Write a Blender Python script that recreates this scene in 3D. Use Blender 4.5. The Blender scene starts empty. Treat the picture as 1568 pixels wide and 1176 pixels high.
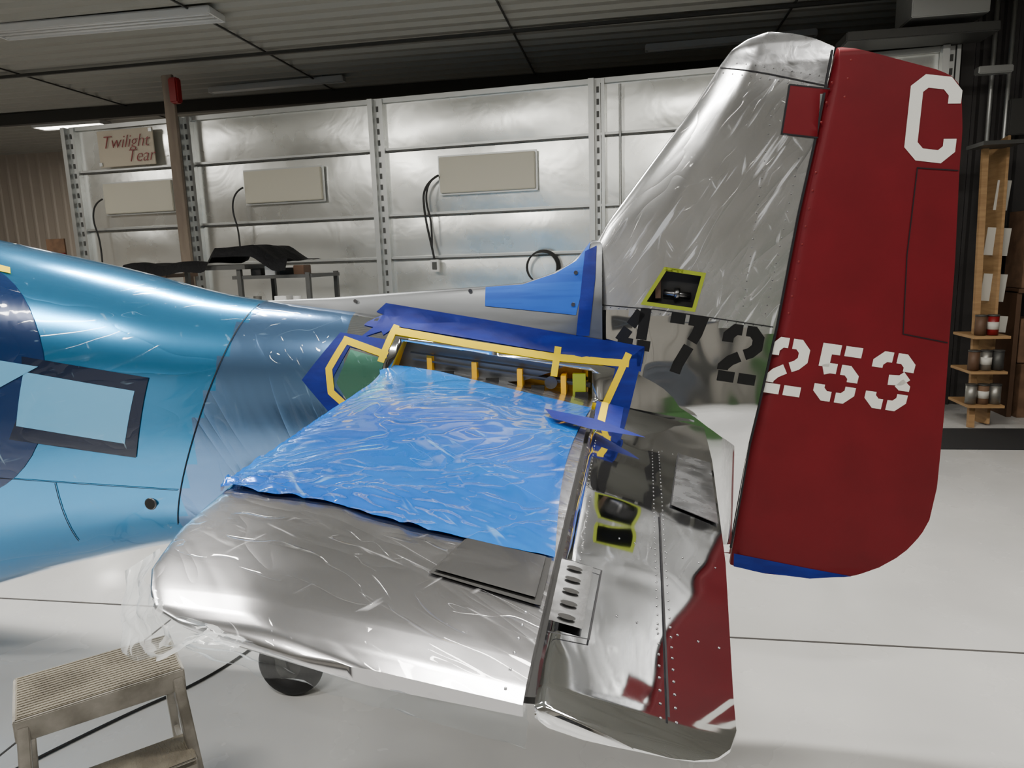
import bpy,bmesh,math,random
from mathutils import Vector,Matrix,noise
random.seed(4)
D=bpy.data
# ------------------------------------------------------------------ helpers
def lin(c):
    return tuple((x/255/12.92 if x/255<=.04045 else ((x/255+.055)/1.055)**2.4) for x in c)
def itp(x,tab):
    tab=sorted(tab)
    if x<=tab[0][0]: return tab[0][1]
    for (a,b),(c,d) in zip(tab,tab[1:]):
        if x<=c: return b+(d-b)*(x-a)/(c-a) if c>a else d
    return tab[-1][1]
def smooth_itp(x,tab,r=.03):
    return sum(itp(x+r*k/2,tab)*w for k,w in((-2,1),(-1,2),(0,3),(1,2),(2,1)))/9
def mat(name,col,rough=.5,metal=0,bump=None,coat=0,coat_bump=None,noisecol=None,emit=None,spec=None,trans=None,coat_rough=.05,roughvar=None,crease_glint=None):
    m=D.materials.new(name);m.use_nodes=True;nt=m.node_tree;b=nt.nodes['Principled BSDF'];L=nt.links
    c=lin(col)+(1,)
    b.inputs['Base Color'].default_value=c;b.inputs['Roughness'].default_value=rough;b.inputs['Metallic'].default_value=metal
    tc=nt.nodes.new('ShaderNodeTexCoord')
    def mapped(sc,rot=(0,0,0)):
        if not isinstance(sc,tuple): sc=(sc,)*3
        m0=nt.nodes.new('ShaderNodeMapping');m0.inputs['Rotation'].default_value=rot;L.new(tc.outputs['Object'],m0.inputs[0])
        mp=nt.nodes.new('ShaderNodeMapping');mp.inputs['Scale'].default_value=sc
        L.new(m0.outputs[0],mp.inputs[0]);return mp.outputs[0]
    def nz(sc,rot=(0,0,0),det=4,dist=0):
        n=nt.nodes.new('ShaderNodeTexNoise');n.inputs['Scale'].default_value=1;n.inputs['Detail'].default_value=det;n.inputs['Distortion'].default_value=dist
        L.new(mapped(sc,rot),n.inputs[0]);return n.outputs[0]
    def mth(op,a,bv=None,clamp=False):
        n=nt.nodes.new('ShaderNodeMath');n.operation=op;n.use_clamp=clamp
        L.new(a,n.inputs[0])
        if bv is not None:
            if isinstance(bv,(int,float)): n.inputs[1].default_value=bv
            else: L.new(bv,n.inputs[1])
        return n.outputs[0]
    def mrange(v,a,bb,c0,c1):
        n=nt.nodes.new('ShaderNodeMapRange');n.interpolation_type='SMOOTHSTEP'
        for i,q in enumerate((a,bb,c0,c1)): n.inputs[i+1].default_value=q
        L.new(v,n.inputs[0]);return n.outputs[0]
    colsock=None
    if noisecol:
        sc,c2,lo,hi=noisecol
        r=nt.nodes.new('ShaderNodeValToRGB');r.color_ramp.elements[0].position=lo;r.color_ramp.elements[1].position=hi
        r.color_ramp.elements[0].color=c;r.color_ramp.elements[1].color=lin(c2)+(1,)
        L.new(nz(sc,det=5),r.inputs[0]);L.new(r.outputs[0],b.inputs['Base Color']);colsock=r.outputs[0]
    if roughvar:
        sc,lo,hi=roughvar
        L.new(mrange(nz(sc),.35,.65,lo,hi),b.inputs['Roughness'])
    if crease_glint:   # film haze and highlights painted into base colour and metallic
        mask=None
        for (sc,rot,wd,amt,dist) in crease_glint['layers']:
            if wd<0:      # elongated soft film highlight, painted as pale colour
                ln=mrange(nz(sc,rot,2,dist),-wd,-wd+.09,0,amt)
            else:         # thin whitened fold line
                n=mth('ABSOLUTE',mth('SUBTRACT',nz(sc,rot,1,dist),.5))
                ln=mrange(n,0,wd,amt,0)
                gate=mrange(nz(tuple(q*.35+.8 for q in sc),rot,2),crease_glint.get('g0',.46),.66,0,1)
                ln=mth('MULTIPLY',ln,gate)
            mask=ln if mask is None else mth('MAXIMUM',mask,ln)
        mc=nt.nodes.new('ShaderNodeMixRGB');L.new(mask,mc.inputs[0])
        if colsock: L.new(colsock,mc.inputs[1])
        else: mc.inputs[1].default_value=c
        mc.inputs[2].default_value=lin(crease_glint.get('col',(245,248,250)))+(1,)
        L.new(mc.outputs[0],b.inputs['Base Color'])
        mm=nt.nodes.new('ShaderNodeMath');mm.operation='MULTIPLY_ADD';L.new(mask,mm.inputs[0]);mm.inputs[1].default_value=-metal;mm.inputs[2].default_value=metal
        L.new(mm.outputs[0],b.inputs['Metallic'])
    def bumpnode(spec):
        kind,sc,strength,dist=spec[:4];rot=spec[4] if len(spec)>4 else (0,0,0)
        if kind=='noise': h=nz(sc,rot,3,.6)
        elif kind=='soft': h=nz(sc,rot,0,.3)
        else: h=mth('POWER',mth('ABSOLUTE',mth('SUBTRACT',nz(sc,rot,2,.9),.5)),.6)
        bp=nt.nodes.new('ShaderNodeBump');bp.inputs['Strength'].default_value=strength;bp.inputs['Distance'].default_value=dist
        L.new(h,bp.inputs['Height']);return bp.outputs[0]
    if bump: L.new(bumpnode(bump),b.inputs['Normal'])
    if coat:
        b.inputs['Coat Weight'].default_value=coat;b.inputs['Coat Roughness'].default_value=coat_rough
        if coat_bump: L.new(bumpnode(coat_bump),b.inputs['Coat Normal'])
    if emit:
        b.inputs['Emission Color'].default_value=lin(emit[0])+(1,);b.inputs['Emission Strength'].default_value=emit[1]
        try: m.cycles.emission_sampling='NONE'
        except Exception: pass
    if spec is not None: b.inputs['Specular IOR Level'].default_value=spec
    if trans is not None:
        out=[n for n in nt.nodes if n.type=='OUTPUT_MATERIAL'][0]
        t=nt.nodes.new('ShaderNodeBsdfTransparent');t.inputs[0].default_value=lin(col)+(1,)
        mx=nt.nodes.new('ShaderNodeMixShader');lw=nt.nodes.new('ShaderNodeLayerWeight');lw.inputs[0].default_value=trans
        if bump: L.new(b.inputs['Normal'].links[0].from_socket,lw.inputs['Normal'])
        f2=mth('MULTIPLY',lw.outputs['Fresnel'],.42);f3=mth('ADD',f2,.04)
        L.new(f3,mx.inputs[0]);L.new(t.outputs[0],mx.inputs[1]);L.new(b.outputs[0],mx.inputs[2]);L.new(mx.outputs[0],out.inputs[0])
    return m
def link(o,parent=None):
    bpy.context.scene.collection.objects.link(o)
    if parent: o.parent=parent
    return o
def empty(name,loc=(0,0,0),parent=None):
    e=D.objects.new(name,None);e.location=loc;e.empty_display_size=.2;return link(e,parent)
def mk(name,vs,fs,mats,parent=None,smooth=False,fmat=None,autosmooth=None):
    me=D.meshes.new(name);me.from_pydata([tuple(v) for v in vs],[],fs)
    if not isinstance(mats,(list,tuple)): mats=[mats]
    for m in mats: me.materials.append(m)
    for p in me.polygons:
        p.use_smooth=smooth
        if fmat: p.material_index=fmat(p.center)
    bm=bmesh.new();bm.from_mesh(me);bmesh.ops.recalc_face_normals(bm,faces=bm.faces)
    if autosmooth:
        for e in bm.edges:
            if len(e.link_faces)==2 and e.calc_face_angle(0)>autosmooth: e.smooth=False
    bm.to_mesh(me);bm.free();me.update()
    return link(D.objects.new(name,me),parent)
class Build:
    """collects boxes / cylinders / strips in one mesh"""
    def __init__(s): s.bm=bmesh.new();s.mats=[]
    def mi(s,m):
        if m not in s.mats: s.mats.append(m)
        return s.mats.index(m)
    def box(s,c,size,m,rot=None,bev=0):
        t=bmesh.new();bmesh.ops.create_cube(t,size=1)
        for v in t.verts: v.co=Vector((v.co.x*size[0],v.co.y*size[1],v.co.z*size[2]))
        if bev: bmesh.ops.bevel(t,geom=t.edges[:],offset=bev,segments=2,affect='EDGES')
        M=Matrix.Translation(c)@(rot.to_4x4() if rot else Matrix())
        bmesh.ops.transform(t,matrix=M,verts=t.verts);s._add(t,m)
    def beam(s,a,b,w,h,m,up=Vector((0,0,1)),bev=0):
        a=Vector(a);b=Vector(b);x=(b-a).normalized();y=up.cross(x)
        if y.length<1e-4:y=Vector((0,1,0)).cross(x)
        y.normalize();z=x.cross(y);R=Matrix((x,y,z)).transposed()
        s.box((a+b)/2,((b-a).length,w,h),m,R,bev)
    def cyl(s,a,b,r,m,r2=None,n=16):
        a=Vector(a);b=Vector(b);t=bmesh.new()
        bmesh.ops.create_cone(t,cap_ends=True,segments=n,radius1=r,radius2=r if r2 is None else r2,depth=(b-a).length)
        q=Vector((0,0,1)).rotation_difference((b-a).normalized())
        bmesh.ops.transform(t,matrix=Matrix.Translation((a+b)/2)@q.to_matrix().to_4x4(),verts=t.verts)
        for f in t.faces:
            if len(f.verts)==4:f.smooth=True
        s._add(t,m)
    def torus(s,c,R,r,m,axis='Y',n=32,k=12):
        t=bmesh.new();rows=[]
        for i in range(n):
            a=2*math.pi*i/n;row=[]
            for j in range(k):
                b=2*math.pi*j/k;rr=R+r*math.cos(b);h=r*math.sin(b)
                p={'Y':(rr*math.cos(a),h,rr*math.sin(a)),'Z':(rr*math.cos(a),rr*math.sin(a),h),'X':(h,rr*math.cos(a),rr*math.sin(a))}[axis]
                row.append(t.verts.new(Vector(p)+Vector(c)))
            rows.append(row)
        for i in range(n):
            for j in range(k):
                f=t.faces.new((rows[i][j],rows[(i+1)%n][j],rows[(i+1)%n][(j+1)%k],rows[i][(j+1)%k]));f.smooth=True
        s._add(t,m)
    def _add(s,t,m):
        i=s.mi(m)
        for f in t.faces:f.material_index=i
        me=D.meshes.new('tmp');t.to_mesh(me);t.free();s.bm.from_mesh(me);D.meshes.remove(me)
    def done(s,name,parent=None):
        me=D.meshes.new(name);s.bm.to_mesh(me);s.bm.free()
        for m in s.mats: me.materials.append(m)
        return link(D.objects.new(name,me),parent)
def tube(name,pts,r,m,parent=None,smooth=True):
    c=D.curves.new(name,'CURVE');c.dimensions='3D';c.bevel_depth=r;c.bevel_resolution=2;c.use_fill_caps=True
    if smooth:
        s=c.splines.new('NURBS');s.points.add(len(pts)-1);s.order_u=3;s.use_endpoint_u=True
    else:
        s=c.splines.new('POLY');s.points.add(len(pts)-1)
    for p,q in zip(s.points,pts): p.co=(*q,1)
    c.materials.append(m);return link(D.objects.new(name,c),parent)
def ribbon(path,w):
    P=[Vector(p) for p in path];Lf=[];Rt=[]
    for i,p in enumerate(P):
        if i==0:d=(P[1]-P[0]).normalized();n=Vector((-d.y,d.x));k=1
        elif i==len(P)-1:d=(P[-1]-P[-2]).normalized();n=Vector((-d.y,d.x));k=1
        else:
            d1=(P[i]-P[i-1]).normalized();d2=(P[i+1]-P[i]).normalized();n1=Vector((-d1.y,d1.x));n2=Vector((-d2.y,d2.x))
            n=(n1+n2).normalized();k=1/max(.5,n.dot(n1))
        Lf.append(p+n*w/2*k);Rt.append(p-n*w/2*k)
    return [tuple(q) for q in Lf+Rt[::-1]]
def decal(name,polys,fn,m,parent,step=.03):
    """2-D outlines laid on a curved surface fn(a,b)->Vector"""
    bm=bmesh.new()
    for poly in polys:
        t=bmesh.new();f=t.faces.new([t.verts.new((a,b,0)) for a,b in poly])
        bmesh.ops.triangulate(t,faces=[f])
        for ax in (0,1):
            vals=[v.co[ax] for v in t.verts];k=math.floor(min(vals)/step)+1
            while k*step<max(vals):
                co=[0,0,0];co[ax]=k*step;no=[0,0,0];no[ax]=1
                bmesh.ops.bisect_plane(t,geom=t.verts[:]+t.edges[:]+t.faces[:],plane_co=co,plane_no=no);k+=1
        me=D.meshes.new('t');t.to_mesh(me);t.free();bm.from_mesh(me);D.meshes.remove(me)
    bmesh.ops.remove_doubles(bm,verts=bm.verts,dist=1e-5)
    for v in bm.verts: v.co=fn(v.co.x,v.co.y)
    for f in bm.faces:f.smooth=True
    me=D.meshes.new(name);bm.to_mesh(me);bm.free();me.materials.append(m);return link(D.objects.new(name,me),parent)
def rivets(name,lines,sp,fn,m,parent,r=.0035):
    vs=[];fs=[]
    for a,b in lines:
        a=Vector(a);b=Vector(b);n=max(1,int((b-a).length/sp))
        for i in range(n+1):
            p=a.lerp(b,i/n);c=fn(p.x,p.y);e1=(fn(p.x+.004,p.y)-c).normalized();e2=(fn(p.x,p.y+.004)-c).normalized();nn=e1.cross(e2).normalized()
            if nn.y>0 and abs(nn.y)>.5: nn=-nn
            if nn.z<0 and abs(nn.z)>.8: nn=-nn
            k=len(vs)
            for j in range(8):
                t=j*math.pi/4;vs.append(c+r*(e1*math.cos(t)+e2*math.sin(t)))
            vs.append(c+nn*r*.5)
            for j in range(8): fs.append((k+j,k+(j+1)%8,k+8))
    return mk(name,vs,fs,m,parent,True)
# ------------------------------------------------------------------ materials
CR_FIN=dict(layers=[((42,42,3.2),(0,-.62,0),-.62,.5,.3),((30,30,5),(0,-.2,0),-.66,.45,.5),((14,14,1.8),(0,-.62,0),.004,.6,.25),((50,50,8),(0,.5,0),-.68,.35,.3)],g0=.50)
CR_ST=dict(layers=[((5,46,20),(0,0,.45),-.66,.35,.4),((36,5,20),(0,0,.35),-.67,.4,.5),((2.2,14,6),(0,0,.45),.004,.45,.3)],g0=.52)
CR_FU=dict(layers=[((4,40,30),(0,.25,0),-.69,.25,.3),((36,36,4),(0,.38,0),-.69,.3,.4),((1.2,9,9),(0,.25,0),.003,.35,.3)],g0=.52,col=(190,228,250))
CR_CY=dict(layers=[((5,34,20),(0,0,.9),-.68,.35,.5),((30,5,20),(0,0,.5),-.67,.4,.5),((2.5,9,6),(0,0,.7),.004,.45,.3)],g0=.50,col=(160,216,252))
M_mirror=mat('polished_aluminium',(240,242,245),.045,1,bump=('soft',5.5,.16,.03),roughvar=(4,.03,.07))
M_wrap=mat('film_wrapped_aluminium',(226,228,230),.24,.95,bump=('wrinkle',(6,6,1.8),.13,.02,(0,-.6,0)),coat=1,coat_bump=('wrinkle',(9,9,2.6),.6,.02,(0,-.6,0)),coat_rough=.06,roughvar=(3,.18,.28),crease_glint=CR_FIN)
M_wrapst=mat('film_wrapped_stabilizer',(206,206,210),.22,.97,bump=('wrinkle',(2,5,4),.10,.02,(0,0,.5)),coat=1,coat_bump=('wrinkle',(3,8,4),.5,.02,(0,0,.5)),coat_rough=.05,roughvar=(3,.17,.25),crease_glint=CR_ST)
M_satin=mat('satin_aluminium',(190,192,196),.25,1,bump=('noise',14,.12,.01),roughvar=(12,.2,.3))
M_plate=mat('cover_plate_aluminium',(178,178,180),.2,1,bump=('noise',9,.22,.01))
M_dorsal=mat('brushed_aluminium',(124,127,130),.4,1,roughvar=((3,20,20),.36,.44))
M_blue_fus=mat('blue_film_aluminium',(70,168,232),.2,.88,bump=('wrinkle',(1.0,2.5,2.5),.10,.02),coat=1,coat_bump=('wrinkle',(1.6,2.2,4),.4,.02,(0,.3,0)),coat_rough=.05,crease_glint=CR_FU)
M_blue_fus2=mat('pale_film_aluminium',(118,162,216),.18,.92,bump=('wrinkle',(4,4,1.2),.13,.02,(0,.4,0)),coat=1,coat_bump=('wrinkle',(6,6,2.),.5,.02,(0,.4,0)),coat_rough=.05,crease_glint=CR_FU)
M_cyan=mat('bright_blue_film',(0,96,204),.2,.3,noisecol=((1.2,1.5,2),(8,136,234),.35,.65),bump=('wrinkle',(3,2,3),.10,.02,(0,0,.5)),coat=1,coat_bump=('wrinkle',(5,2.5,4),.45,.03,(0,0,.5)),coat_rough=.04,crease_glint=CR_CY)
M_red=mat('red_paint',(106,17,27),.5,0,noisecol=(5,(96,15,24),.35,.7),bump=('noise',60,.04,.004),spec=.25)
M_white=mat('white_stencil_paint',(225,225,218),.5)
M_black=mat('black_stencil_paint',(10,10,12),.35)
M_navy=mat('insignia_navy_under_film',(6,44,94),.22,.2,coat=1,coat_bump=('wrinkle',(2.2,2.2,5),.3,.02),crease_glint=CR_FU)
M_barblk=mat('insignia_border_under_film',(8,26,56),.25,.2,coat=1,coat_bump=('wrinkle',(2.2,2.2,5),.3,.02),crease_glint=CR_FU)
M_insw=mat('insignia_white_under_film',(112,186,234),.25,.2,coat=1,coat_bump=('wrinkle',(2.2,2.2,5),.3,.02),crease_glint=CR_FU)
M_tape=mat('navy_masking_tape',(12,26,112),.5,0,bump=('noise',30,.2,.004),noisecol=((8,8,30),(18,38,132),.4,.7),spec=.25)
M_tape2=mat('blue_masking_tape',(10,78,176),.5,0,noisecol=((2,2,40),(20,92,190),.45,.6),spec=.3)
M_yel=mat('yellow_masking_tape',(236,204,0),.6,spec=.15)
M_int=mat('yellow_chromate_interior',(236,180,6),.45)
M_green=mat('zinc_chromate_green',(140,154,34),.45)
M_greenfilm=mat('green_panel_under_film',(84,140,120),.2,.7,coat=1,coat_bump=('wrinkle',8,.4,.02),crease_glint=CR_FU)
M_dark=mat('dark_interior',(12,12,11),.6)
M_steel=mat('steel_part',(120,120,122),.3,1)
M_line=mat('panel_seam',(34,34,38),.5,.5)
M_film=mat('clear_plastic_film',(240,243,245),.12,0,bump=('wrinkle',(9,9,5),.35,.02),trans=.2)
M_rubber=mat('tire_rubber',(16,16,17),.7,bump=('noise',60,.2,.004))
M_floor=mat('grey_epoxy_floor',(202,202,200),.22,0,noisecol=(1.2,(190,190,189),.35,.7),bump=('noise',6,.05,.006),roughvar=(2,.16,.3))
M_seam=mat('floor_joint',(70,68,66),.8)
M_foil=mat('foil_insulation',(230,232,228),.28,.88,bump=('noise',1.6,.18,.05),roughvar=(1.2,.25,.31))
M_galv=mat('galvanized_steel',(180,182,180),.4,.8)
M_rail=mat('dark_rail',(74,74,72),.5,.5)
M_ceil=mat('ceiling_steel',(146,144,136),.55,.1)
M_tan=mat('tan_corrugated',(168,158,146),.6)
M_dkwall=mat('dark_corrugated',(66,64,64),.5,.3)
M_wallf=mat('painted_wall',(150,146,138),.7)
M_panel=mat('heater_panel',(178,174,158),.5)
M_wood=mat('pine_wood',(162,130,90),.6,noisecol=((3,3,30),(142,110,74),.35,.65))
M_post=mat('weathered_wood',(124,112,98),.7,noisecol=((8,8,1.5),(104,92,80),.35,.65))
M_card=mat('cardboard',(116,88,66),.8,noisecol=(9,(100,76,57),.4,.6))
M_sign=mat('sign_board',(176,166,148),.6)
M_cloth=mat('black_cloth',(12,12,14),.8,bump=('noise',14,.6,.03),spec=.2)
M_cable=mat('black_cable',(20,20,20),.6)
M_paper=mat('paper',(186,184,176),.7)
M_lwhite=mat('white_enamel',(200,200,198),.4)
M_tube=mat('fluorescent_tube',(255,255,250),.4,emit=((255,250,238),9))
M_redp=mat('red_plastic',(120,18,22),.4)
M_lad=mat('worn_aluminium',(138,134,126),.5,.45,noisecol=(9,(96,92,84),.4,.65),bump=('noise',90,.3,.004))
M_tread=mat('ribbed_tread',(116,110,96),.65,.2,noisecol=(9,(90,84,72),.4,.62),bump=('noise',(160,40,40),.9,.006))
M_mat=mat('black_rubber_mat',(34,34,36),.8)
M_can=mat('tin_can',(140,138,132),.4,.7)
M_brown=mat('brown_wood',(84,60,42),.6)
M_greenp=mat('reflection_green_paint',(60,96,52),.5)
M_bluep=mat('reflection_chest_grey',(60,64,70),.4)
# ------------------------------------------------------------------ camera
C=Vector((0,-2.8,1.98));p=math.radians(10);yw=math.radians(9.5);r=math.radians(1.8)
fw=Vector((-math.sin(yw)*math.cos(p),math.cos(yw)*math.cos(p),-math.sin(p)))
r0=Vector((math.cos(yw),math.sin(yw),0));u0=r0.cross(fw)
R_=math.cos(r)*r0-math.sin(r)*u0;U_=math.cos(r)*u0+math.sin(r)*r0
cd=D.cameras.new('camera');cam=D.objects.new('camera',cd);link(cam)
Mx=Matrix((R_,U_,-fw)).transposed().to_4x4();Mx.translation=C;cam.matrix_world=Mx
cd.sensor_width=36;cd.lens=36*1087/1568;cd.clip_start=.05;bpy.context.scene.camera=cam
# ------------------------------------------------------------------ room
XL,XR,YF,YB,H=-17.,7.5,-8.5,13.6,5.0
mk('floor',[(XL,YF,0),(XR,YF,0),(XR,YB,0),(XL,YB,0)],[(0,1,2,3)],M_floor)
def corr(name,a,b,z0,z1,m,pitch=.3,depth=.03):
    """ribbed sheet wall from a to b (xy)"""
    a=Vector((*a,0));b=Vector((*b,0));L=(b-a).length;d=(b-a)/L;n=Vector((-d.y,d.x,0));vs=[];fs=[]
    t=0;prof=[]
    while t<L:
        prof+= [(t,0),(t+pitch*.62,0),(t+pitch*.72,depth),(t+pitch*.9,depth)];t+=pitch
    prof.append((L,0));prof=[q for q in prof if q[0]<=L]
    for (u,h) in prof:
        q=a+d*u+n*h;vs+=[(q.x,q.y,z0),(q.x,q.y,z1)]
    for i in range(len(prof)-1): fs.append((2*i,2*i+2,2*i+3,2*i+1))
    return mk(name,vs,fs,m)
corr('wall_back',(XR,YB),(XL,YB),0,H,M_tan,.3)
corr('wall_left',(XL,YB),(XL,YF),0,H,M_tan,.3)
corr('wall_front',(XL,YF),(XR,YF),0,H,M_wallf,.5)
corr('wall_right',(XR,YF),(XR,YB),0,H,M_dkwall,.25)
vs=[];fs=[];prof=[];t=YF
while t<YB: prof+=[(t,0),(t+.13,0),(t+.16,-.05),(t+.24,-.05),(t+.27,0)];t+=.3
prof.append((YB,0));prof=[q for q in prof if q[0]<=YB]
for (y,h) in prof: vs+=[(XL,y,H+h),(XR,y,H+h)]
for i in range(len(prof)-1): fs.append((2*i,2*i+1,2*i+3,2*i+2))
mk('ceiling',vs,fs,M_ceil)
B=Build()
B.box((-5,.745,.001),(24,.012,.003),M_seam);B.box((-2.6,2.5,.001),(.01,22,.003),M_seam)
B.done('trim_1')
# ------------------------------------------------------------------ insulated hangar door
hd=empty('insulated_hangar_door',(0,6.6,0))
def dy(x): return -.089*x     # relative to y=6.6
girts=[0.02,.72,1.38,2.04,2.62,3.49,4.12]
posts=[-8.4,-6.36,-3.36,-.40,2.56,3.5]
ang=math.atan(-.089)
Rz=Matrix.Rotation(ang,3,'Z')
B=Build()
for a,b in zip(posts,posts[1:]):
    for z0,z1 in zip(girts,girts[1:]):
        nx,nz_=10,5;t=bmesh.new();g=[]
        for i in range(nx+1):
            row=[]
            for j in range(nz_+1):
                x=a+(b-a)*i/nx;z=z0+(z1-z0)*j/nz_
                bu=.025*math.sin(math.pi*i/nx)*math.sin(math.pi*j/nz_)*(1+.8*noise.noise((x*1.3,z*1.3,0)))
                row.append(t.verts.new((x,dy(x)-bu,z)))
            g.append(row)
        for i in range(nx):
            for j in range(nz_):
                f=t.faces.new((g[i][j],g[i+1][j],g[i+1][j+1],g[i][j+1]));f.smooth=True
        B._add(t,M_foil)
B.done('foil_panels',hd)
B=Build()
for z in girts:
    B.beam((posts[0],dy(posts[0])-.03,z),(posts[-1],dy(posts[-1])-.03,z),.05,.03 if 0<z<4 else .06,M_galv)
    if .1<z<4: B.beam((posts[0],dy(posts[0])-.03,z-.025),(posts[-1],dy(posts[-1])-.03,z-.025),.03,.014,M_rail)
B.done('horizontal_girts',hd)
B=Build()
for x in posts:
    B.box((x-.05,dy(x)-.07,2.07),(.07,.12,4.14),M_galv,Rz)
    B.box((x+.09,dy(x)-.05,2.07),(.04,.08,4.14),M_galv,Rz)
    B.box((x+.02,dy(x)-.04,2.07),(.08,.04,4.14),M_galv,Rz)
    for k in range(28):
        B.box((x+.025,dy(x)-.065,.1+k*.145),(.03,.01,.07),M_rail,Rz)
B.done('vertical_posts',hd)
def wallp(x,z,off=.12): return Vector((x,dy(x)-off,z))   # in door space
def heater(x,z,w,h,side=-1):
    e=empty('heater_panel',wallp(x,z,.0),hd)
    B=Build();B.box((0,-.10,0),(w,.05,h),M_panel,Rz,.008)
    B.box((0,-.07,0),(w+.05,.03,h+.05),M_galv,Rz,.006);B.box((0,-.045,0),(w*.8,.06,.05),M_galv,Rz);B.done('radiant_panel',e)
    xs=side*w/2
    tube('cable',[(xs,-.1,.0),(xs+side*.12,-.12,-.05),(xs+side*.2,-.12,-.3),(xs+side*.12,-.1,-.62),(xs+side*.14,-.1,-.95)],.013,M_cable,e)
heater(-4.82,3.1,1.22,.44);heater(-1.83,3.10,1.3,.46);heater(-7.25,3.06,1.22,.44)
B=Build();q=wallp(-7.35,3.78)
B.box(q,(.98,.02,.52),M_sign,Rz,.004);B.box(q+Vector((-.46,.02,-.22)),(.05,.02,.05),M_galv,Rz);B.box(q+Vector((.46,-.06,.22)),(.05,.02,.05),M_galv,Rz);so=B.done('carved_name_sign',hd)
for (txt,dx,dz) in (('Twilight',-.42,.0),('Tear',.0,-.21)):
    c=D.curves.new('lettering','FONT');c.body=txt;c.size=.26;c.extrude=.004;c.shear=.35;c.offset=-.005;c.materials.append(M_redp)
    o=link(D.objects.new('lettering',c),so);o.rotation_euler=(math.pi/2,0,ang);o.location=q+Vector((dx,-.03-dx*.089,dz))
B=Build();B.box(wallp(-6.42,2.34,.25),(.17,.05,4.68),M_post,Rz,.004);B.box(wallp(-6.28,4.45,.3),(.14,.12,.34),M_redp,Rz,.02);B.done('wooden_post',hd)
B=Build()
for k in range(3): B.torus(wallp(-1.12+.01*k,1.86,.16-.02*k),.2+.008*k,.011,M_cable)
B.done('hanging_hose_coil',hd)
tube('electrical_conduit',[wallp(-.1,4.05,.1),wallp(-.1,2.9,.1),wallp(-.1,1.2,.1)],.016,M_galv,hd)
tube('wall_cable',[wallp(-2.5,3.1,.12),wallp(-2.72,3.0,.12),wallp(-2.72,2.6,.12),wallp(-2.62,2.1,.12),wallp(-2.6,1.95,.12)],.016,M_cable,hd)
tube('drop_cable',[wallp(.35,2.9,.12),wallp(.1,2.85,.12),wallp(.05,2.6,.12),wallp(.08,2.3,.12)],.013,M_cable,hd)
B=Build();B.box(wallp(-2.6,1.92,.12),(.12,.06,.16),M_lwhite,Rz,.006);B.box(wallp(-2.6,1.92,.16),(.06,.02,.1),M_rail,Rz);B.done('outlet_box',hd)
# ------------------------------------------------------------------ light fixtures
def fixture(x,y,L,lamp,z=H-.12,rz=0,power=0,w=.34,tubes=True):
    e=empty('fluorescent_light_fixture',(x,y,z));e.rotation_euler=(0,0,rz)
    B=Build();B.box((0,0,.05),(L,w,.05),M_lwhite,None,.008)
    for s in(-1,1):
        B.box((0,s*w/2,.02),(L,.015,.07),M_lwhite);B.box((s*L/2,0,.02),(.02,w,.07),M_lwhite)
        B.cyl((s*L*.35,0,.07),(s*L*.35,0,.14),.008,M_steel)
    if tubes:
        for k in(-1,0,1): B.cyl((-L/2+.03,k*w*.28,.0),(L/2-.03,k*w*.28,.0),.013,M_tube if lamp else M_lwhite,n=10)
    B.done('housing',e)
    if power:
        l=D.lights.new('lamp','AREA');l.shape='RECTANGLE';l.size=L*.96;l.size_y=w*.85;l.energy=power;l.color=(1,.955,.88)
        o=link(D.objects.new('lamp',l),e);o.location=(0,0,-.03)
for x,y,pw in [(-6.2,.6,220),(-3.0,.6,215),(.2,.6,190),(3.2,.6,95),(-4.5,-3.6,150),(-.8,-3.6,165),(2.8,-3.6,110),(-10.5,3,170),(-10.9,10.4,130)]:
    fixture(x,y,1.5,True,power=pw,z=H-.16)
fixture(-6.2,5.45,2.9,False,rz=.02)
fixture(-5.7,8.75,2.4,False,rz=-.05,w=.12)
fixture(1.4,8.25,2.3,False,rz=-.05,w=.12)
B=Build()
B.beam((-12,7.2,4.9),(4,6.9,4.9),.04,.04,M_rail)
B.beam((-12,9.6,4.85),(7,9.4,4.85),.12,.2,M_rail);B.beam((-12,11.6,4.85),(7,11.4,4.85),.12,.2,M_rail)
for x in(-9,-5,-1.5,2,4.6): B.beam((x,4.2,4.93),(x,13.4,4.93),.02,.02,M_rail)
B.done('ceiling_conduits')
# ------------------------------------------------------------------ airplane
AP=empty('fighter_airplane',(0,0,0))
topT=[(-5,2.5),(-3.4,2.28),(-2.74,2.125),(-2.12,1.985),(-1.68,1.86),(-1.2,1.80),(-.98,1.775),(-.5,1.70),(0,1.63),(.42,1.56)]
botT=[(-5,.1),(-3.4,.42),(-3.03,.50),(-2.54,.65),(-2.0,.77),(-1.4,.83),(-.5,.82),(.42,.78)]
widT=[(-5,.55),(-3.4,.47),(-2.7,.42),(-2,.35),(-1.4,.27),(-.9,.205),(-.5,.165),(0,.11),(.42,.045)]
EX=2.25
def fus(x):
    t=smooth_itp(x,topT,.2);b=smooth_itp(x,botT,.2);return (t+b)/2,(t-b)/2,smooth_itp(x,widT,.2)
def fus_hw(x,z):
    c,h,w=fus(x);k=abs((z-c)/h)
    return w*(1-k**EX)**(1/EX) if k<1 else 0
dorT=[(-1.66,1.83),(-1.5,1.838),(-1.22,1.845),(-.81,1.865),(-.56,1.875),(-.41,1.885),(-.28,1.925),(-.2,1.97),(-.14,2.04),(0,2.04)]
def dor_hw(x,z):
    if x<-1.66 or x>-.09: return 0
    t=itp(x,dorT);g=min(1,(x+1.66)/.5)
    if z>t: return 0
    return min(.006+.02*g*math.sqrt(max(0,t-z)/.05)+.09*(t-z)*g,.07)
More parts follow.
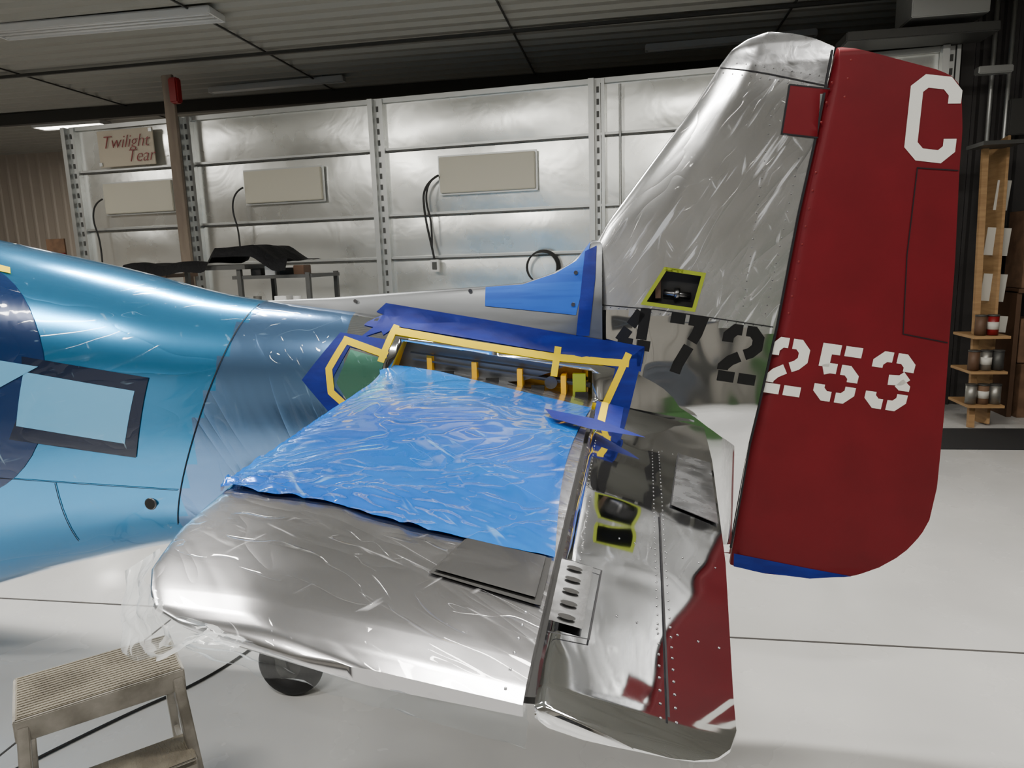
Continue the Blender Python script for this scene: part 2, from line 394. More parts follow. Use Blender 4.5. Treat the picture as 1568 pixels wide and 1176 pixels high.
finLE=[(1.0,-.1),(1.4,-.19),(1.75,-.185),(1.89,-.165),(2.0,-.14),(2.11,-.075),(2.29,.065),(2.5,.23),(2.60,.30),(2.64,.325),(2.69,.365),(2.72,.415),(2.74,.48)]
finTE=[(.79,.392),(1.25,.452),(1.70,.54),(2.10,.602),(2.37,.652),(2.54,.685),(2.67,.708),(2.705,.64),(2.725,.58),(2.74,.50)]
finH=[(.8,.04),(1.0,.06),(1.4,.08),(1.7,.06),(2.5,.042),(2.63,.034),(2.70,.022),(2.73,.01),(2.74,.002)]
def pf_fix(c):
    return min(1,math.sqrt(max(0,c)/.28)) if c<.28 else (1-.30*max(0,c-.35)/.65)
def fin_hw(x,z):
    a=itp(z,finLE);b=itp(z,finTE);c=(x-a)/(b-a) if b>a else 0
    if c<0 or c>1.03: return 0
    return itp(z,finH)*pf_fix(min(1,c))
def rud_f(z): return itp(z,[(.70,.70),(.715,.52),(.74,.40),(.79,.405),(1.25,.465),(1.70,.55),(2.10,.612),(2.37,.662),(2.54,.694),(2.67,.72)])
def rud_b(z): return itp(z,[(.70,.74),(.71,.85),(.73,.91),(.75,.96),(.79,1.02),(.83,1.062),(.89,1.105),(.95,1.13),(1.08,1.148),(1.35,1.153),(1.92,1.15),(2.24,1.14),(2.37,1.14),(2.47,1.13),(2.52,1.118),(2.55,1.09),(2.57,1.05),(2.67,.735)])
def rud_hw(x,z):
    a=rud_f(z);c=min(1,max(0,(x-a)/.6))
    return .036*(1-.8*c)
def side(x,z,off=.0): return Vector((x,-(max(fus_hw(x,z),dor_hw(x,z),fin_hw(x,z))+off),z))
def fins(x,z,off=.002): return Vector((x,-(max(fin_hw(x,z),fus_hw(x,z))+off),z))
def ruds(x,z,off=.002): return Vector((x,-(rud_hw(x,z)+off),z))
xs=[-5+ i*.05 for i in range(int((5.40)/.05)+1)];n=64;vs=[];fs=[]
for x in xs:
    c,h,w=fus(x)
    for j in range(n):
        a=2*math.pi*j/n;ca,sa=math.cos(a),math.sin(a)
        vs.append((x,w*math.copysign(abs(ca)**(2/EX),ca),c+h*math.copysign(abs(sa)**(2/EX),sa)))
for i in range(len(xs)-1):
    for j in range(n): fs.append((i*n+j,i*n+(j+1)%n,(i+1)*n+(j+1)%n,(i+1)*n+j))
fs.append(tuple(range(n)));fs.append(tuple((len(xs)-1)*n+j for j in range(n)))
def fusm(c):
    b=-1.50-(1.83-c.z)*.38
    if c.x<b: return 0
    if c.x<-1.1: return 1
    return 2
body=mk('fuselage',vs,fs,[M_blue_fus,M_blue_fus2,M_mirror,M_int],AP,True,fusm)
def prism(name,poly,y0,y1,m):
    k=len(poly);vs=[(a,y0,b) for a,b in poly]+[(a,y1,b) for a,b in poly]
    fs=[tuple(range(k)),tuple(range(2*k-1,k-1,-1))]+[(i,(i+1)%k,(i+1)%k+k,i+k) for i in range(k)]
    return mk(name,vs,fs,m)
def cut(ob,cutter):
    md=ob.modifiers.new('b','BOOLEAN');md.operation='DIFFERENCE';md.object=cutter;md.solver='EXACT'
    try: md.material_mode='TRANSFER'
    except Exception: pass
    bpy.context.view_layer.update()
    dg=bpy.context.evaluated_depsgraph_get();me=D.meshes.new_from_object(ob.evaluated_get(dg))
    ob.modifiers.clear();ob.data=me;D.objects.remove(cutter)
OPEN=[(-.875,1.675),(-.275,1.57),(-.14,1.545),(-.14,1.44),(-.275,1.46),(-.8,1.55),(-.925,1.555)]
cut(body,prism('c',OPEN,-.5,-.01,M_int))
B=Build()
B.beam((-.9,-.03,1.60),(-.15,-.03,1.48),.012,.02,M_steel);B.beam((-.92,-.06,1.59),(-.2,-.05,1.50),.008,.012,M_dark)
B.beam((-.85,-.10,1.60),(-.16,-.075,1.49),.006,.006,M_steel);B.beam((-.85,-.12,1.63),(-.3,-.09,1.545),.006,.006,M_dark)
for x in(-.78,-.6,-.42,-.25):
    zc=1.515-.16*(x+.5);B.box((x,-.06,zc),(.02,.09,.11),M_int)
    B.box((x+.07,-.10,zc-.025),(.05,.012,.03),M_dark)
B.cyl((-.3,-.07,1.50),(-.3,-.09,1.50),.025,M_steel);B.box((-.19,-.08,1.49),(.05,.03,.09),M_green)
B.done('tail_cavity_parts',AP)
vs=[];fs=[];N=40;K=14
for i in range(N+1):
    x=-1.66+1.56*i/N;t=itp(x,dorT);b=t-.38
    for sg in(-1,1):
        for j in range(K+1):
            z=t-(t-b)*(j/K)**1.8;vs.append((x,sg*dor_hw(x,z) if j else 0,z))
W=2*(K+1)
for i in range(N):
    for s in(0,K+1):
        for j in range(K): a=i*W+s+j;fs.append((a,a+1,a+W+1,a+W))
mk('dorsal_fillet',vs,fs,M_dorsal,AP,True)
def foil(name,ss,le,te,hf,mp,mats,fmat=None,nc=36):
    vs=[];fs=[];cs=[.5*(1-math.cos(math.pi*k/nc)) for k in range(nc+1)];W=2*(nc+1)
    for s in ss:
        a,b,h=le(s),te(s),hf(s)
        for sg in(1,-1):
            for c in cs: vs.append(mp(a+(b-a)*c,s,sg*h(a+(b-a)*c,c)))
    for i in range(len(ss)-1):
        for o in(0,nc+1):
            for j in range(nc): q=i*W+o+j;fs.append((q,q+1,q+W+1,q+W))
        for j in(0,nc): q=i*W+j;fs.append((q,q+nc+1,q+W+nc+1,q+W))
    for i in(0,len(ss)-1):
        for j in range(nc): q=i*W+j;fs.append((q,q+1,q+nc+2,q+nc+1))
    return mk(name,vs,fs,mats,AP,True,fmat,.9)
def frange(a,b,n): return [a+(b-a)*i/n for i in range(n+1)]
def fm(c):
    if c.z>2.63-.243*(c.x-.32): return 2
    if c.z<1.80-.16*(c.x+.1)-.02: return 0
    return 1
fin=foil('vertical_fin',frange(.8,2.6,72)+frange(2.61,2.74,20),lambda z:itp(z,finLE),lambda z:itp(z,finTE),
     lambda z:(lambda x,c:itp(z,finH)*pf_fix(c)),lambda x,s,h:(x,h,s),[M_mirror,M_wrap,M_satin,M_dark],fm)
HOLE=[(.135,1.925),(.275,1.90),(.24,1.77),(.055,1.80)]
cut(fin,prism('c',HOLE,-.5,-.012,M_dark))
rz=sorted(set(frange(.70,.80,12)+frange(.80,2.5,68)+frange(2.5,2.67,14)))
foil('rudder',rz,rud_f,rud_b,lambda z:(lambda x,c:rud_hw(x,z)*min(1,.35+c*12)*min(1,.15+math.sqrt(min(1,(z-.70)/.03+.02)))*min(1,.2+math.sqrt(max(0,2.67-z)/.03))),
     lambda x,s,h:(x,h,s),M_red)
ST=math.tan(math.radians(9))
def zp(x): return 1.389-ST*x
sLE=[(-2.0,-.34),(-1.985,-.46),(-1.965,-.62),(-1.94,-.68),(-1.90,-.715),(-1.84,-.755),(-1.7,-.80),(-1.48,-.835),(-.88,-.885),(-.24,-.93),(0,-1.02)]
def sH(y): return itp(y,[(-2.0,.004),(-1.99,.012),(-1.96,.020),(-1.9,.026),(-1.6,.032),(-1,.036),(-.3,.040),(0,.042)])
def stab_h(x,y):
    a=itp(y,sLE);c=max(0,min(1,(x-a)/(-.135-a)))
    return sH(y)*pf_fix(c)
def stabs(x,y,off=.002): return Vector((x,y,zp(x)+stab_h(x,y)+off))
sy=frange(-1.99,-1.9,16)+frange(-1.88,-.0,50)
foil('horizontal_stabilizer',sy,lambda y:itp(y,sLE),lambda y:-.135,lambda y:(lambda x,c:sH(y)*pf_fix(c)),lambda x,s,h:(x,s,zp(x)+h),[M_wrapst])
foil('horizontal_stabilizer_starboard',[-y for y in sy],lambda y:itp(-y,sLE),lambda y:-.135,lambda y:(lambda x,c:sH(-y)*pf_fix(c)),lambda x,s,h:(x,s,zp(x)+h),[M_wrapst])
eTE=[(-2.012,.05),(-2.008,.075),(-1.995,.105),(-1.97,.125),(-1.93,.138),(-1.85,.145),(-1.38,.195),(-.60,.255),(-.28,.27),(-.14,.275)]
eLE=[(-2.012,.0),(-2.003,-.06),(-1.99,-.12),(-1.9,-.125),(-.14,-.125)]
EDR=math.tan(math.radians(1.5))
def ez(x): return zp(x)-EDR*(x+.13)
def eH(y): return itp(y,[(-2.012,.002),(-2.003,.012),(-1.99,.016),(-1.95,.019),(-1.6,.022),(-.14,.03)])
def elev_h(x,y): return eH(y)*(1-.88*max(0,min(1,(x+.125)/(itp(y,eTE)+.125))))
def elevs(x,y,off=.002): return Vector((x,y,ez(x)+elev_h(x,y)+off))
ey=frange(-2.012,-1.93,16)+frange(-1.9,-.14,44)
foil('elevator',ey,lambda y:itp(y,eLE),lambda y:itp(y,eTE),lambda y:(lambda x,c:eH(y)*(1-.88*c)*min(1,.5+c*10)),lambda x,s,h:(x,s,ez(x)+h),[M_mirror])
foil('elevator_starboard',[-y for y in ey],lambda y:itp(-y,eLE),lambda y:itp(-y,eTE),lambda y:(lambda x,c:eH(-y)*(1-.88*c)*min(1,.5+c*10)),lambda x,s,h:(x,s,ez(x)+h),[M_mirror])
B=Build()
B.beam((-.13,-1.96,zp(-.13)-.004),(-.13,-.2,zp(-.13)),.02,.010,M_dark,Vector((0,0,1)));B.done('hinge_gap_dark_strip',AP)  # dark strip added inside the hinge gap to keep light out
# blue film over inner stabilizer
vs=[];fs=[];NX,NY=90,140
for i in range(NY+1):
    u=i/NY
    for j in range(NX+1):
        v=j/NX
        y0=-.135-.15*v*v;edge=-1.50-.10*v+.014*noise.noise((v*9,3,0))+(.008*math.sin(v*14))
        if v>.70: edge=-1.575
        y=y0+(edge-y0)*u
        a=itp(y,sLE)
        c=(max(0,v-.06)/.94)**1.35
        xr=-.135-.03*math.sin(math.pi*u)
        x=a+(xr-a)*c
        h=stab_h(x,y) if v>.06 else (sH(y)*.25*(-1+2*v/.06))
        eb=max(0,(u-.80)/.20)*(1-.7*max(0,v-.7)/.3)
        lf=max(0,1-v*3)
        wr=.0015*abs(noise.noise((x*6+y*3,y*5,1)))+(.014*eb+.008*lf*u)*abs(noise.noise((x*16,y*26,5)))+.010*eb*abs(noise.noise((x*9,y*14,2)))
        root=max(0,1-(abs(y)-.13)/.3)*(1-v);fil=.04*root*root
        vs.append((x-(.008 if v<.1 else 0),y,zp(x)+h+.004+wr+fil))
for i in range(NY):
    for j in range(NX): a=i*(NX+1)+j;fs.append((a,a+1,a+NX+2,a+NX+1))
mk('blue_protective_film',vs,fs,M_cyan,AP,True)
# markings -----------------------------------------------------
def star(cx,cz,R,rot):
    P=[]
    for k in range(10):
        a=rot+k*math.pi/5;rr=R if k%2==0 else R*.382;P.append((cx+rr*math.cos(a),cz+rr*math.sin(a)))
    return P
sf=lambda o:(lambda x,z:side(x,z,o))
decal('insignia_disc',[[(-2.755+.485*math.cos(t*math.pi/24),1.555+.485*math.sin(t*math.pi/24)) for t in range(48)]],sf(.003),M_navy,AP,.04)
decal('insignia_border',[[(-2.37,1.66),(-1.86,1.565),(-1.94,1.245),(-2.45,1.33),(-2.36,1.5)]],sf(.0045),M_barblk,AP,.04)
decal('insignia_bar',[[(-2.36,1.60),(-1.915,1.515),(-1.975,1.305),(-2.41,1.385)]],sf(.006),M_insw,AP,.04)
decal('insignia_star',[star(-2.755,1.555,.46,math.radians(8))],sf(.0075),M_insw,AP,.04)
decal('masking_tape',[
 [(-.97,1.82),(-.54,1.745),(.06,1.635),(.045,1.54),(-.05,1.555),(-.275,1.615),(-.6,1.675),(-.91,1.73),(-.955,1.70),(-.965,1.715),(-1.05,1.69),(-1.0,1.73),(-1.04,1.74),(-1.03,1.75),(-.98,1.775),(-1.01,1.785)],
 [(.06,1.635),(.0,1.39),(-.09,1.385),(-.05,1.56)],
 [(-1.125,1.715),(-1.26,1.54),(-1.13,1.38),(-1.05,1.41),(-1.15,1.525),(-1.08,1.66),(-.93,1.62),(-.92,1.68)],
 [(-.165,2.0),(-.20,1.68),(-.15,1.68),(-.125,1.9),(-.12,2.02)]],sf(.005),M_tape,AP,.03)
decal('yellow_tape',[ribbon(q,.026) for q in [
 [(-.91,1.715),(-.6,1.655),(-.275,1.6)],[(-.27,1.64),(-.285,1.53)],[(-.275,1.6),(0,1.57)],[(0,1.61),(-.1,1.395)],[(-.91,1.735),(-.955,1.6)],
 [(-1.10,1.68),(-1.155,1.58),(-1.145,1.49),(-1.06,1.41)],[(-1.11,1.69),(-.93,1.625)],[(-.93,1.535),(-.8,1.535),(-.275,1.445),(-.11,1.41)]]],sf(.007),M_yel,AP,.03)
decal('yellow_edge_tape',[[(-3.0,2.13),(-2.52,2.01),(-2.5,1.985),(-3.0,2.10)]],sf(.005),M_yel,AP,.03)
decal('green_panel',[[(-1.075,1.65),(-.94,1.61),(-.96,1.52),(-1.02,1.46),(-1.08,1.45),(-1.125,1.525)]],sf(.006),M_greenfilm,AP,.03)
decal('dorsal_masking_paper',[[(-.56,1.873),(-.41,1.88),(-.28,1.92),(-.2,1.965),(-.145,2.035),(-.165,1.90),(-.2,1.76),(-.56,1.80)]],lambda x,z:Vector((x,-(max(dor_hw(x,min(z,itp(x,dorT)-.001)),fin_hw(x,z),fus_hw(x,z))+.004),z)),M_tape2,AP,.02)
ca,sa=math.cos(math.radians(9.3)),math.sin(math.radians(9.3))
GL={'2':[[(0,.72),(0,.86),(.13,1),(.27,1)],[(.36,1),(.5,1),(.63,.87),(.63,.68),(.52,.56),(.40,.5)],[(.30,.45),(.12,.34),(0,.2),(0,.13)],[(-.08,0),(.27,0)],[(.36,0),(.72,0)]],
 '5':[[(.70,1),(.36,1)],[(.27,1),(0,1),(0,.62)],[(0,.55),(.13,.6),(.27,.6)],[(.36,.6),(.5,.6),(.63,.47),(.63,.36)],[(.63,.26),(.63,.13),(.5,0),(.36,0)],[(.27,0),(.13,0),(0,.13),(0,.24)]],
 '3':[[(0,.76),(0,.87),(.13,1),(.27,1)],[(.36,1),(.5,1),(.63,.87),(.63,.74)],[(.63,.66),(.52,.55),(.28,.53)],[(.5,.5),(.63,.4),(.63,.34)],[(.63,.26),(.63,.13),(.5,0),(.36,0)],[(.27,0),(.13,0),(0,.13),(0,.24)]],
 '4':[[(.48,1.08),(.48,.42)],[(.48,.2),(.48,-.08)],[(.38,1.0),(.2,.68)],[(.15,.6),(0,.32)],[(-.04,.30),(.3,.30)],[(.4,.30),(.7,.30)]],
 '7':[[(-.05,1),(.27,1)],[(.36,1),(.64,1),(.58,.75),(.5,.58)],[(.45,.48),(.28,.1),(.24,-.08)]],
 'C':[[(.62,.74),(.62,.88),(.48,1),(.15,1),(0,.88),(0,.12),(.15,0),(.48,0),(.62,.12),(.62,.26)]]}
def glyph(ch,x0,z0,hh,wd,st,lean=0):
    P=[]
    for path in GL[ch]:
        q=[]
        for a,b in path:
            u=a/.63*wd;v=b*hh;q.append((x0+u*ca+v*(sa+lean),z0-u*sa+v*ca))
        P.append(ribbon(q,st))
    return P
decal('rudder_number',glyph('2',.515,1.47,.178,.108,.038)+glyph('5',.70,1.44,.178,.112,.038)+glyph('3',.885,1.41,.178,.112,.038),lambda x,z:ruds(x,z,.0025),M_white,AP,.03)
decal('rudder_letter',[p for p in glyph('C',.972,2.30,.245,.13,.042,-.12)],lambda x,z:ruds(x,z,.0025),M_white,AP,.03)
decal('fin_number',glyph('4',-.045,1.60,.18,.105,.040)+glyph('7',.135,1.555,.19,.105,.040)+glyph('2',.345,1.52,.18,.11,.040),lambda x,z:fins(x,z,.003),M_black,AP,.03)
decal('rudder_mass_patch',[[(.56,2.55),(.70,2.53),(.668,2.37),(.54,2.39)]],lambda x,z:fins(x,z,.004),M_red,AP,.03)
decal('patch_seam',[ribbon([(.695,2.53),(.56,2.552),(.538,2.388),(.662,2.368)],.005)],lambda x,z:fins(x,z,.005),M_line,AP,.03)
decal('rudder_bottom_tape',[[(.41,.745),(.52,.722),(.7,.705),(.86,.715),(.70,.742),(.41,.80)]],lambda x,z:ruds(x,z,.0025),M_tape,AP,.03)
decal('rudder_seams',[ribbon(q,.004) for q in [[(1.135,2.235),(1.0,2.25),(.985,1.95),(.99,1.665),(1.145,1.63)]]],lambda x,z:ruds(x,z,.003),M_line,AP,.03)
decal('fin_seams',[ribbon(q,.004) for q in [[(.325,2.63),(.5,2.59),(.69,2.54)],[(-.16,1.80),(.1,1.775),(.53,1.70)]]]+[ribbon([(.398,.82),(.456,1.25),(.543,1.70),(.604,2.10),(.655,2.37),(.70,2.66)],.008)],lambda x,z:fins(min(x,.71),z,.003),M_line,AP,.03)
decal('fuselage_seams',[ribbon([(-1.50,1.83),(-1.6,1.57),(-1.75,1.2),(-1.86,.93)],.004),ribbon([(-2.3,1.14),(-2.32,.85)],.004),ribbon([(-2.9,1.2),(-1.8,1.1)],.003)],sf(.004),M_line,AP,.03)
decal('hatch_frame',[ribbon([(.135,1.925),(.275,1.90),(.24,1.77),(.055,1.80),(.135,1.925),(.2,1.914)],.014)],lambda x,z:fins(x,z,.004),M_green,AP,.02)
B=Build();B.cyl((.13,-.02,1.835),(.23,-.02,1.82),.014,M_steel);B.cyl((.17,-.02,1.83),(.19,-.02,1.828),.024,M_steel);B.box((.11,-.02,1.86),(.02,.02,.09),M_brown);B.done('trim_actuator',AP)
fs2=lambda x,y:stabs(x,y,.004)
decal('balance_gap',[[(-.302,-1.572),(-.14,-1.582),(-.14,-1.757),(-.15,-1.757),(-.33,-1.728)]],fs2,M_dark,AP,.03)
decal('balance_cover',[[(-.298,-1.578),(-.15,-1.587),(-.15,-1.742),(-.322,-1.720)]],lambda x,y:stabs(x,y,.008),M_plate,AP,.03)
decal('elevator_trim_tab',[[(.15,-.62),(.245,-.64),(.205,-1.17),(.10,-1.12)]],lambda x,y:elevs(x,y,.004),M_satin,AP,.03)
decal('elevator_seams',[ribbon(q,.003) for q in [[(.15,-.62),(.10,-1.12),(.205,-1.17)],[(.07,-1.2),(.05,-1.95)],[(-.12,-1.83),(-.06,-1.82),(-.05,-1.58),(-.12,-1.57)]]],lambda x,y:elevs(x,y,.005),M_line,AP,.03)
decal('hinge_shroud',[[(-.122,-1.58),(-.065,-1.58),(-.07,-1.80),(-.122,-1.80)]],lambda x,y:elevs(x,y,.007),M_plate,AP,.02)
holes=[]
for k in range(5):
    cy=-1.61-.043*k;holes.append([(-.096+.014*math.cos(t*math.pi/8),cy+.008*math.sin(t*math.pi/8)) for t in range(16)])
decal('lightening_holes',holes,lambda x,y:elevs(x,y,.010),M_dark,AP,.05)
decal('tape_flap',[[(-.28,-.48),(-.1,-.52),(.05,-.66),(-.12,-.66),(-.24,-.60)]],lambda x,y:Vector((x,y,ez(x)+.05+.03*(x+.1))),M_tape,AP,.03)
decal('root_tape',[[(-.12,-.16),(-.02,-.16),(-.03,-.5),(-.115,-.5)]],lambda x,y:elevs(x,y,.006),M_tape,AP,.03)
decal('root_tape_yellow',[[(-.10,-.16),(-.075,-.16),(-.08,-.5),(-.105,-.5)]],lambda x,y:elevs(x,y,.008),M_yel,AP,.03)
rivets('elevator_rivets',[((.07,-.65),(.04,-1.95)),((.09,-.65),(.06,-1.95)),((.1,-.63),(.23,-.66)),((-.02,-1.4),(.17,-1.42)),((-.02,-1.72),(.14,-1.73)),((-.09,-1.2),(-.09,-1.58)),((-.1,-.7),(-.1,-1.2))],.03,lambda x,y:elevs(x,y,.001),M_steel,AP,.0022)
rivets('fin_rivets',[((.335,2.61),(.68,2.53)),((.35,2.645),(.69,2.57)),((-.1,1.79),(.52,1.70)),((.6,2.3),(.5,1.75)),((.5,2.45),(.42,1.78))],.03,lambda x,z:fins(x,z,.001),M_steel,AP,.0026)
rivets('rudder_rivets',[((.70,2.55),(.67,2.42)),((.76,2.62),(.745,2.5)),((.585,1.75),(.66,2.25))],.06,lambda x,z:ruds(x,z,.001),M_redp,AP,.004)
rivets('stabilizer_rivets',[((-.16,-1.78),(-.16,-1.97))],.035,lambda x,y:stabs(x,y,.001),M_satin,AP,.0025)
B=Build()
for x,z in[(-1.93,1.04),(-1.42,1.2)]:
    q=side(x,z,.004);B.cyl(q,q+Vector((0,-.006,0)),.022,M_dark);B.torus(q,.022,.005,M_steel)
for x,z in[(-.2,1.92),(-.21,1.80),(-.62,1.86),(-1.1,1.83)]:
    q=side(x,z,.006);B.cyl(q,q+Vector((0,-.006,0)),.008,M_steel)
B.done('jack_fittings',AP)
B=Build();wx,wy=-1.56,.03
B.torus((wx,wy,.155),.10,.058,M_rubber);B.cyl((wx,wy-.04,.155),(wx,wy+.04,.155),.075,M_rail)
for s in(-1,1): B.beam((wx,wy+s*.075,.155),(wx-.06,wy+s*.06,.5),.05,.02,M_rail,Vector((0,1,0)))
B.beam((wx-.06,wy-.09,.5),(wx-.06,wy+.09,.5),.06,.05,M_rail);B.cyl((wx-.06,wy,.48),(wx-.12,wy,.95),.035,M_steel)
for s in(-1,1): B.box((wx-.05,wy+s*.16,.68),(.5,.01,.26),M_satin,Matrix.Rotation(s*.25,3,'X'))
B.done('tail_wheel',AP)
def sheet(name,fn,nu,nv,m=None):
    vs=[fn(i/nu,j/nv) for i in range(nu+1) for j in range(nv+1)]
    fs=[(i*(nv+1)+j,(i+1)*(nv+1)+j,(i+1)*(nv+1)+j+1,i*(nv+1)+j+1) for i in range(nu) for j in range(nv)]
    return mk(name,vs,fs,m or M_film,AP,True)
def sk1(u,v):
    x=-.775+.26*u;y=itp(x,[(-.81,-1.70),(-.755,-1.84),(-.715,-1.90),(-.68,-1.94),(-.62,-1.965),(-.46,-1.985)])
    wob=.012*noise.noise((u*9,v*5,0))
    d=.07*v*math.sin(math.pi*min(1,u*1.1+.12))
    return (x-.04*v*(1-u)+wob,y-.03*v+wob,zp(x)+.01-d+.5*wob)
sheet('loose_clear_film',sk1,30,12)
def sk2(u,v):
    x=-.60+.47*u;y=-1.985;wob=.008*noise.noise((u*10,v*4,7))
    return (x+wob,y+wob-.01*v,zp(x)-.0-v*(.015+.035*u)+wob*.5)
sheet('hanging_clear_film',sk2,40,8)
# ------------------------------------------------------------------ step ladder
SL=empty('step_ladder',(-1.545,-1.11,0));SL.rotation_euler=(0,0,math.radians(43.5))
B=Build();zt=.815
B.box((0,0,zt-.012),(.42,.25,.024),M_tread,None,.006)
for k in range(17): B.box((0,-.112+.014*k,zt+.0005),(.40,.005,.003),M_tread)
for s in(-1,1):
    B.box((0,s*.122,zt-.035),(.42,.012,.065),M_lad,None,.003);B.box((s*.205,0,zt-.035),(.012,.25,.065),M_lad,None,.003)
    B.beam((s*.19,-.10,zt-.03),(s*.24,-.32,0.01),.06,.03,M_lad,Vector((1,0,0)),.003)
    B.beam((s*.18,.09,zt-.03),(s*.23,.36,0.01),.05,.024,M_lad,Vector((1,0,0)),.003)
    B.box((s*.24,-.32,.015),(.05,.07,.03),M_rubber);B.box((s*.23,.36,.015),(.05,.07,.03),M_rubber)
    B.beam((s*.205,-.17,.5),(s*.2,.17,.45),.012,.02,M_lad)
for z in(.58,.30):
    k=(zt-.03-z)/(zt-.04);y=-.10-.22*k;hw=.19+.05*k
    B.box((0,y-.01,z),(2*hw,.15,.02),M_tread,None,.004);B.box((0,y-.08,z-.02),(2*hw,.01,.06),M_lad,None,.003)
for z in(.2,):
    k=(zt-.03-z)/(zt-.04);y=.09+.27*k;hw=.175+.05*k
    B.beam((-hw,y,z),(hw,y,z),.02,.03,M_lad)
B.done('ladder_frame',SL)
tube('power_cord',[(-2.6,-.9,.01),(-2.3,-.3,.01),(-2.0,.1,.01),(-1.9,.7,.01),(-1.8,1.6,.01)],.007,M_cable)
# ------------------------------------------------------------------ left rack
rk=empty('storage_rack',(-4.6,5.4,0))
B=Build()
for x in(-1.1,.1,.95):
    for y in(-.4,.4): B.beam((x,y,0),(x,y,2.0 if x<.5 else 1.9),.05,.05,M_rail)
B.box((-.5,0,1.98),(1.4,.9,.05),M_rail);B.box((.5,0,1.86),(1.0,.8,.04),M_rail);B.box((-.1,0,1.35),(2.2,.9,.04),M_galv);B.box((-.1,0,.5),(2.2,.9,.04),M_galv)
B.done('rack_frame',rk)
vs=[];fs=[];a=40
for i in range(a+1):
    for j in range(13):
        u=i/a;v=j/12;x=-1.35+2.1*u;y=-.55+1.0*v
        z=2.05+.17*min(1,max(0,(u-.52)/.05))*min(1,max(0,(.93-u)/.12))+.012*math.sin(u*19)*(1-v)+.03*noise.noise((u*6,v*5,0))-(.12 if j==0 else 0)
        vs.append((x,y,z))
for i in range(a):
    for j in range(12): q=i*13+j;fs.append((q,q+1,q+14,q+13))
mk('black_cover',vs,fs,M_cloth,rk,True)
B=Build()
for k in range(12):
    x=-1.0+k*.17;h=random.uniform(.08,.3)
    if k%3==1: B.cyl((x,-.2,1.37),(x,-.2,1.37+h),.05,random.choice([M_lwhite,M_can,M_dark]))
    else: B.box((x,-.2,1.37+h/2),(.15,.2,h),random.choice([M_card,M_dark,M_lwhite,M_dark]),None,.005)
for k in range(4): B.box((.25+k*.18,-.2,1.88+.04),(.13,.2,.08+.05*(k%2)),[M_dark,M_lwhite,M_dark,M_brown][k],None,.005)
B.done('shelf_clutter',rk)
wb=empty('work_table',(-7.0,6.0,0));B=Build()
B.box((0,0,1.9),(2.2,.7,.05),M_brown,None,.005)
for x in(-1,1):
    for y in(-.3,.3): B.box((x,y,.94),(.07,.07,1.88),M_brown)
B.box((.3,0,1.96),(.9,.5,.06),M_dark,None,.01);B.cyl((-.8,-.1,1.925),(-.8,-.1,2.12),.07,M_lwhite);B.cyl((-.8,-.1,2.12),(-.8,-.1,2.18),.03,M_redp)
B.done('table_frame',wb)
B=Build();B.box((-9.4,7.9,1.05),(.9,.6,2.1),M_brown,None,.01);B.box((-9.25,7.7,2.32),(.34,.03,.42),M_card,None,.004);B.cyl((-9.1,7.65,2.1),(-9.1,7.65,2.25),.09,M_lwhite);B.cyl((-9.1,7.65,2.25),(-9.1,7.65,2.3),.04,M_redp);B.done('storage_cabinet')
# ------------------------------------------------------------------ right side
wd=corr('wall_divider',(3.62,6.75),(XR,6.6),0,H,M_dkwall,.22,.04)
sh=empty('plywood_storage_rack',(3.92,5.75,0))
B=Build()
B.beam((-.02,.0,0),(.14,.42,3.1),.03,.40,M_wood,Vector((0,1,0)),.003)
B.beam((-.22,-.25,.0),(-.08,.25,3.05),.06,.05,M_wood,Vector((0,1,0)))
for z in(.25,.62,1.0):B.box((-.12,-.1,z),(.36,.5,.03),M_wood,None,.002)
B.box((-.05,.1,3.02),(.4,.4,.04),M_rail)
B.done('plywood_frame',sh)
B=Build()
for k,(x,z,c) in enumerate([(-.24,.27,M_can),(-.12,.27,M_card),(.0,.27,M_can),(-.24,.64,M_brown),(-.12,.64,M_can),(.0,.64,M_rail),(-.2,1.02,M_brown),(-.08,1.02,M_redp)]):
    B.cyl((x,-.25,z),(x,-.25,z+.2),.055,c);B.cyl((x,-.25,z+.2),(x,-.25,z+.215),.058,M_rail)
    if k%3==1: B.cyl((x,-.25,z+.06),(x,-.25,z+.14),.0562,M_paper)
B.done('paint_cans',sh)
B=Build()
for x,z,w,h in[(.04,1.5,.24,.3),(.07,2.0,.24,.3),(.11,2.5,.14,.32),(.1,1.1,.16,.18)]:
    B.box((x+.03,z*.135-.07,z),(w,.006,h),M_paper,Matrix.Rotation(.08,3,'Y'))
B.done('pinned_papers',sh)
def cbox(x,y,z,sx,sy,sz,rot=0,m=None,parent=None):
    B=Build();Rr=Matrix.Rotation(rot,3,'Z')
    B.box((0,0,sz/2),(sx,sy,sz),m or M_card,Rr,.004)
    B.box((0,0,sz+.001),(sx*.12,sy*1.0,.004),M_paper,Rr);B.box((0,0,sz+.002),(sx*.98,.006,.006),M_dark,Rr)
    B.box(Rr@Vector((0,-sy/2-.002,sz*.6)),(sx*.3,.003,sz*.3),M_paper,Rr)
    o=B.done('cardboard_box',parent);o.location=(x,y,z)
B=Build()
B.box((4.93,6.25,1.45),(1.25,.5,.05),M_brown)
for x in(4.33,5.53): B.box((x,6.25,.72),(.05,.45,1.44),M_brown)
bs=B.done('brown_shelf')
cbox(4.66,6.2,0,.55,.4,.62,.05,parent=bs);cbox(4.62,6.2,.63,.45,.36,.5,-.1,parent=bs);cbox(5.2,6.2,0,.4,.4,.9,.0,parent=bs)
cbox(4.58,6.2,1.48,.5,.4,.85,.0,parent=bs);cbox(5.2,6.2,1.48,.4,.4,.6,.05,parent=bs)
B=Build()
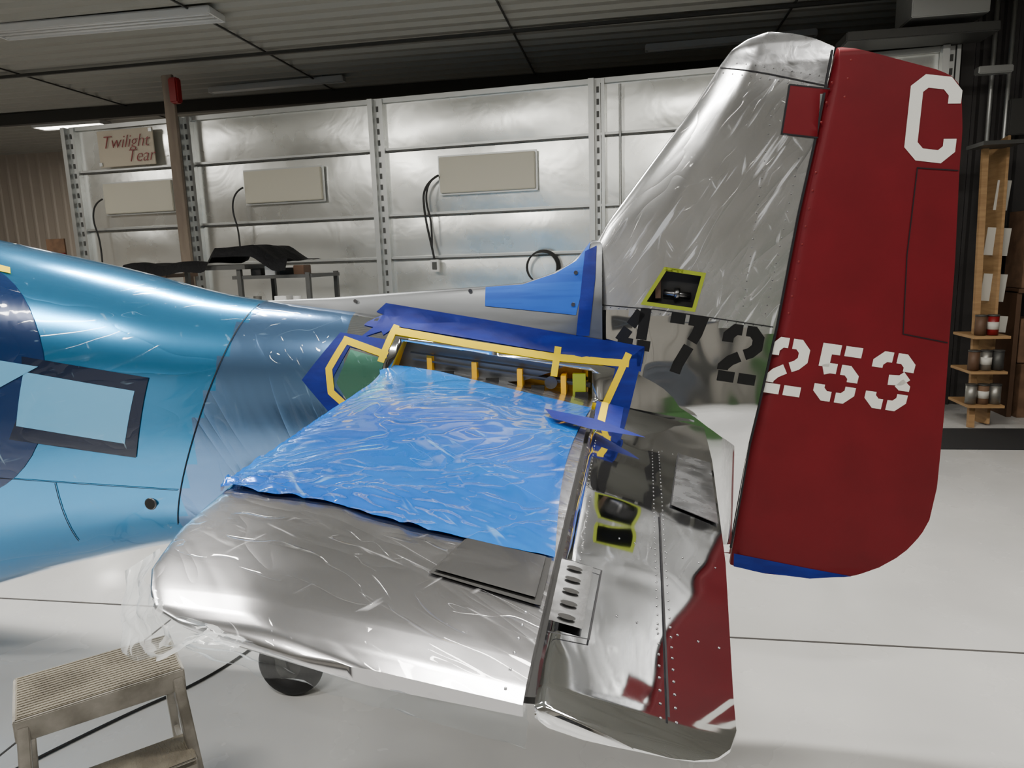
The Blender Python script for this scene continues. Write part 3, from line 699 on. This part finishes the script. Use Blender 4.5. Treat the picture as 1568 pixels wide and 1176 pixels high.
for x,z,h in[(4.3,2.3,3.6),(4.12,3.0,2.6)]: B.cyl((x,6.62,z-.8),(x,6.62,5),.025,M_galv)
B.box((3.3,6.0,4.66),(.75,.5,.66),M_galv,None,.01);B.box((3.05,6.0,4.2),(1.5,.45,.1),M_rail,None,.01);B.box((3.95,6.2,3.85),(.35,.12,.08),M_galv,None,.01)
B.box((4.45,6.58,3.4),(.3,.1,.4),M_rail,None,.01);B.done('electrical_boxes',wd)
B=Build();B.box((4.3,5.0,.006),(2.6,.85,.012),M_mat,Matrix.Rotation(.02,3,'Z'),.003);B.done('floor_mat')
# ------------------------------------------------------------------ unseen objects added behind the camera for the mirror finish to reflect
def chest(name,x,y,w,h,m):
    B=Build();B.box((x,y,h/2+.08),(w,.6,h-.08),m,None,.01)
    nr=5
    for i in range(nr):
        z=.18+(h-.2)*(i+.5)/nr;B.box((x,y+.305,z),(w*.92,.02,(h-.25)/nr*.85),m,None,.004);B.box((x,y+.325,z+.04),(w*.8,.02,.02),M_steel)
    for sx in(-1,1):
        for syy in(-1,1): B.cyl((x+sx*w*.42,y+syy*.22,0),(x+sx*w*.42,y+syy*.22,.09),.04,M_rubber)
    B.done(name)
chest('reflection_chest',-2.2,-7.2,1.4,1.5,M_dark);chest('reflection_chest',1.0,-7.2,1.1,1.25,M_bluep)
B=Build();B.box((2.9,-7.1,.5),(1.0,.8,1.0),M_greenp,None,.03);B.box((2.9,-7.2,1.5),(.5,.5,1.0),M_greenp,None,.04);B.cyl((2.9,-6.8,1.9),(2.9,-6.55,1.9),.18,M_steel);B.cyl((2.9,-7.2,2.0),(2.9,-7.2,2.3),.2,M_greenp);B.done('reflection_green_machine')
B=Build()
for x in(-.75,-.15,.15,1.9): B.box((x*1.0,-8.3,2.2),(.12,.1,4.3),M_rail)
B.box((-.45,-8.32,1.3),(.5,.06,2.5),M_lwhite);B.box((4.6,-8.2,1.7),(1.8,.4,3.4),M_dark);B.box((-5.5,-8.2,1.7),(2.6,.4,3.4),M_lwhite,None,.01);B.done('reflection_wall_blocks')
# ------------------------------------------------------------------ world
w=D.worlds.new('world');bpy.context.scene.world=w;w.use_nodes=True
w.node_tree.nodes['Background'].inputs[0].default_value=(.5,.5,.5,1);w.node_tree.nodes['Background'].inputs[1].default_value=.3
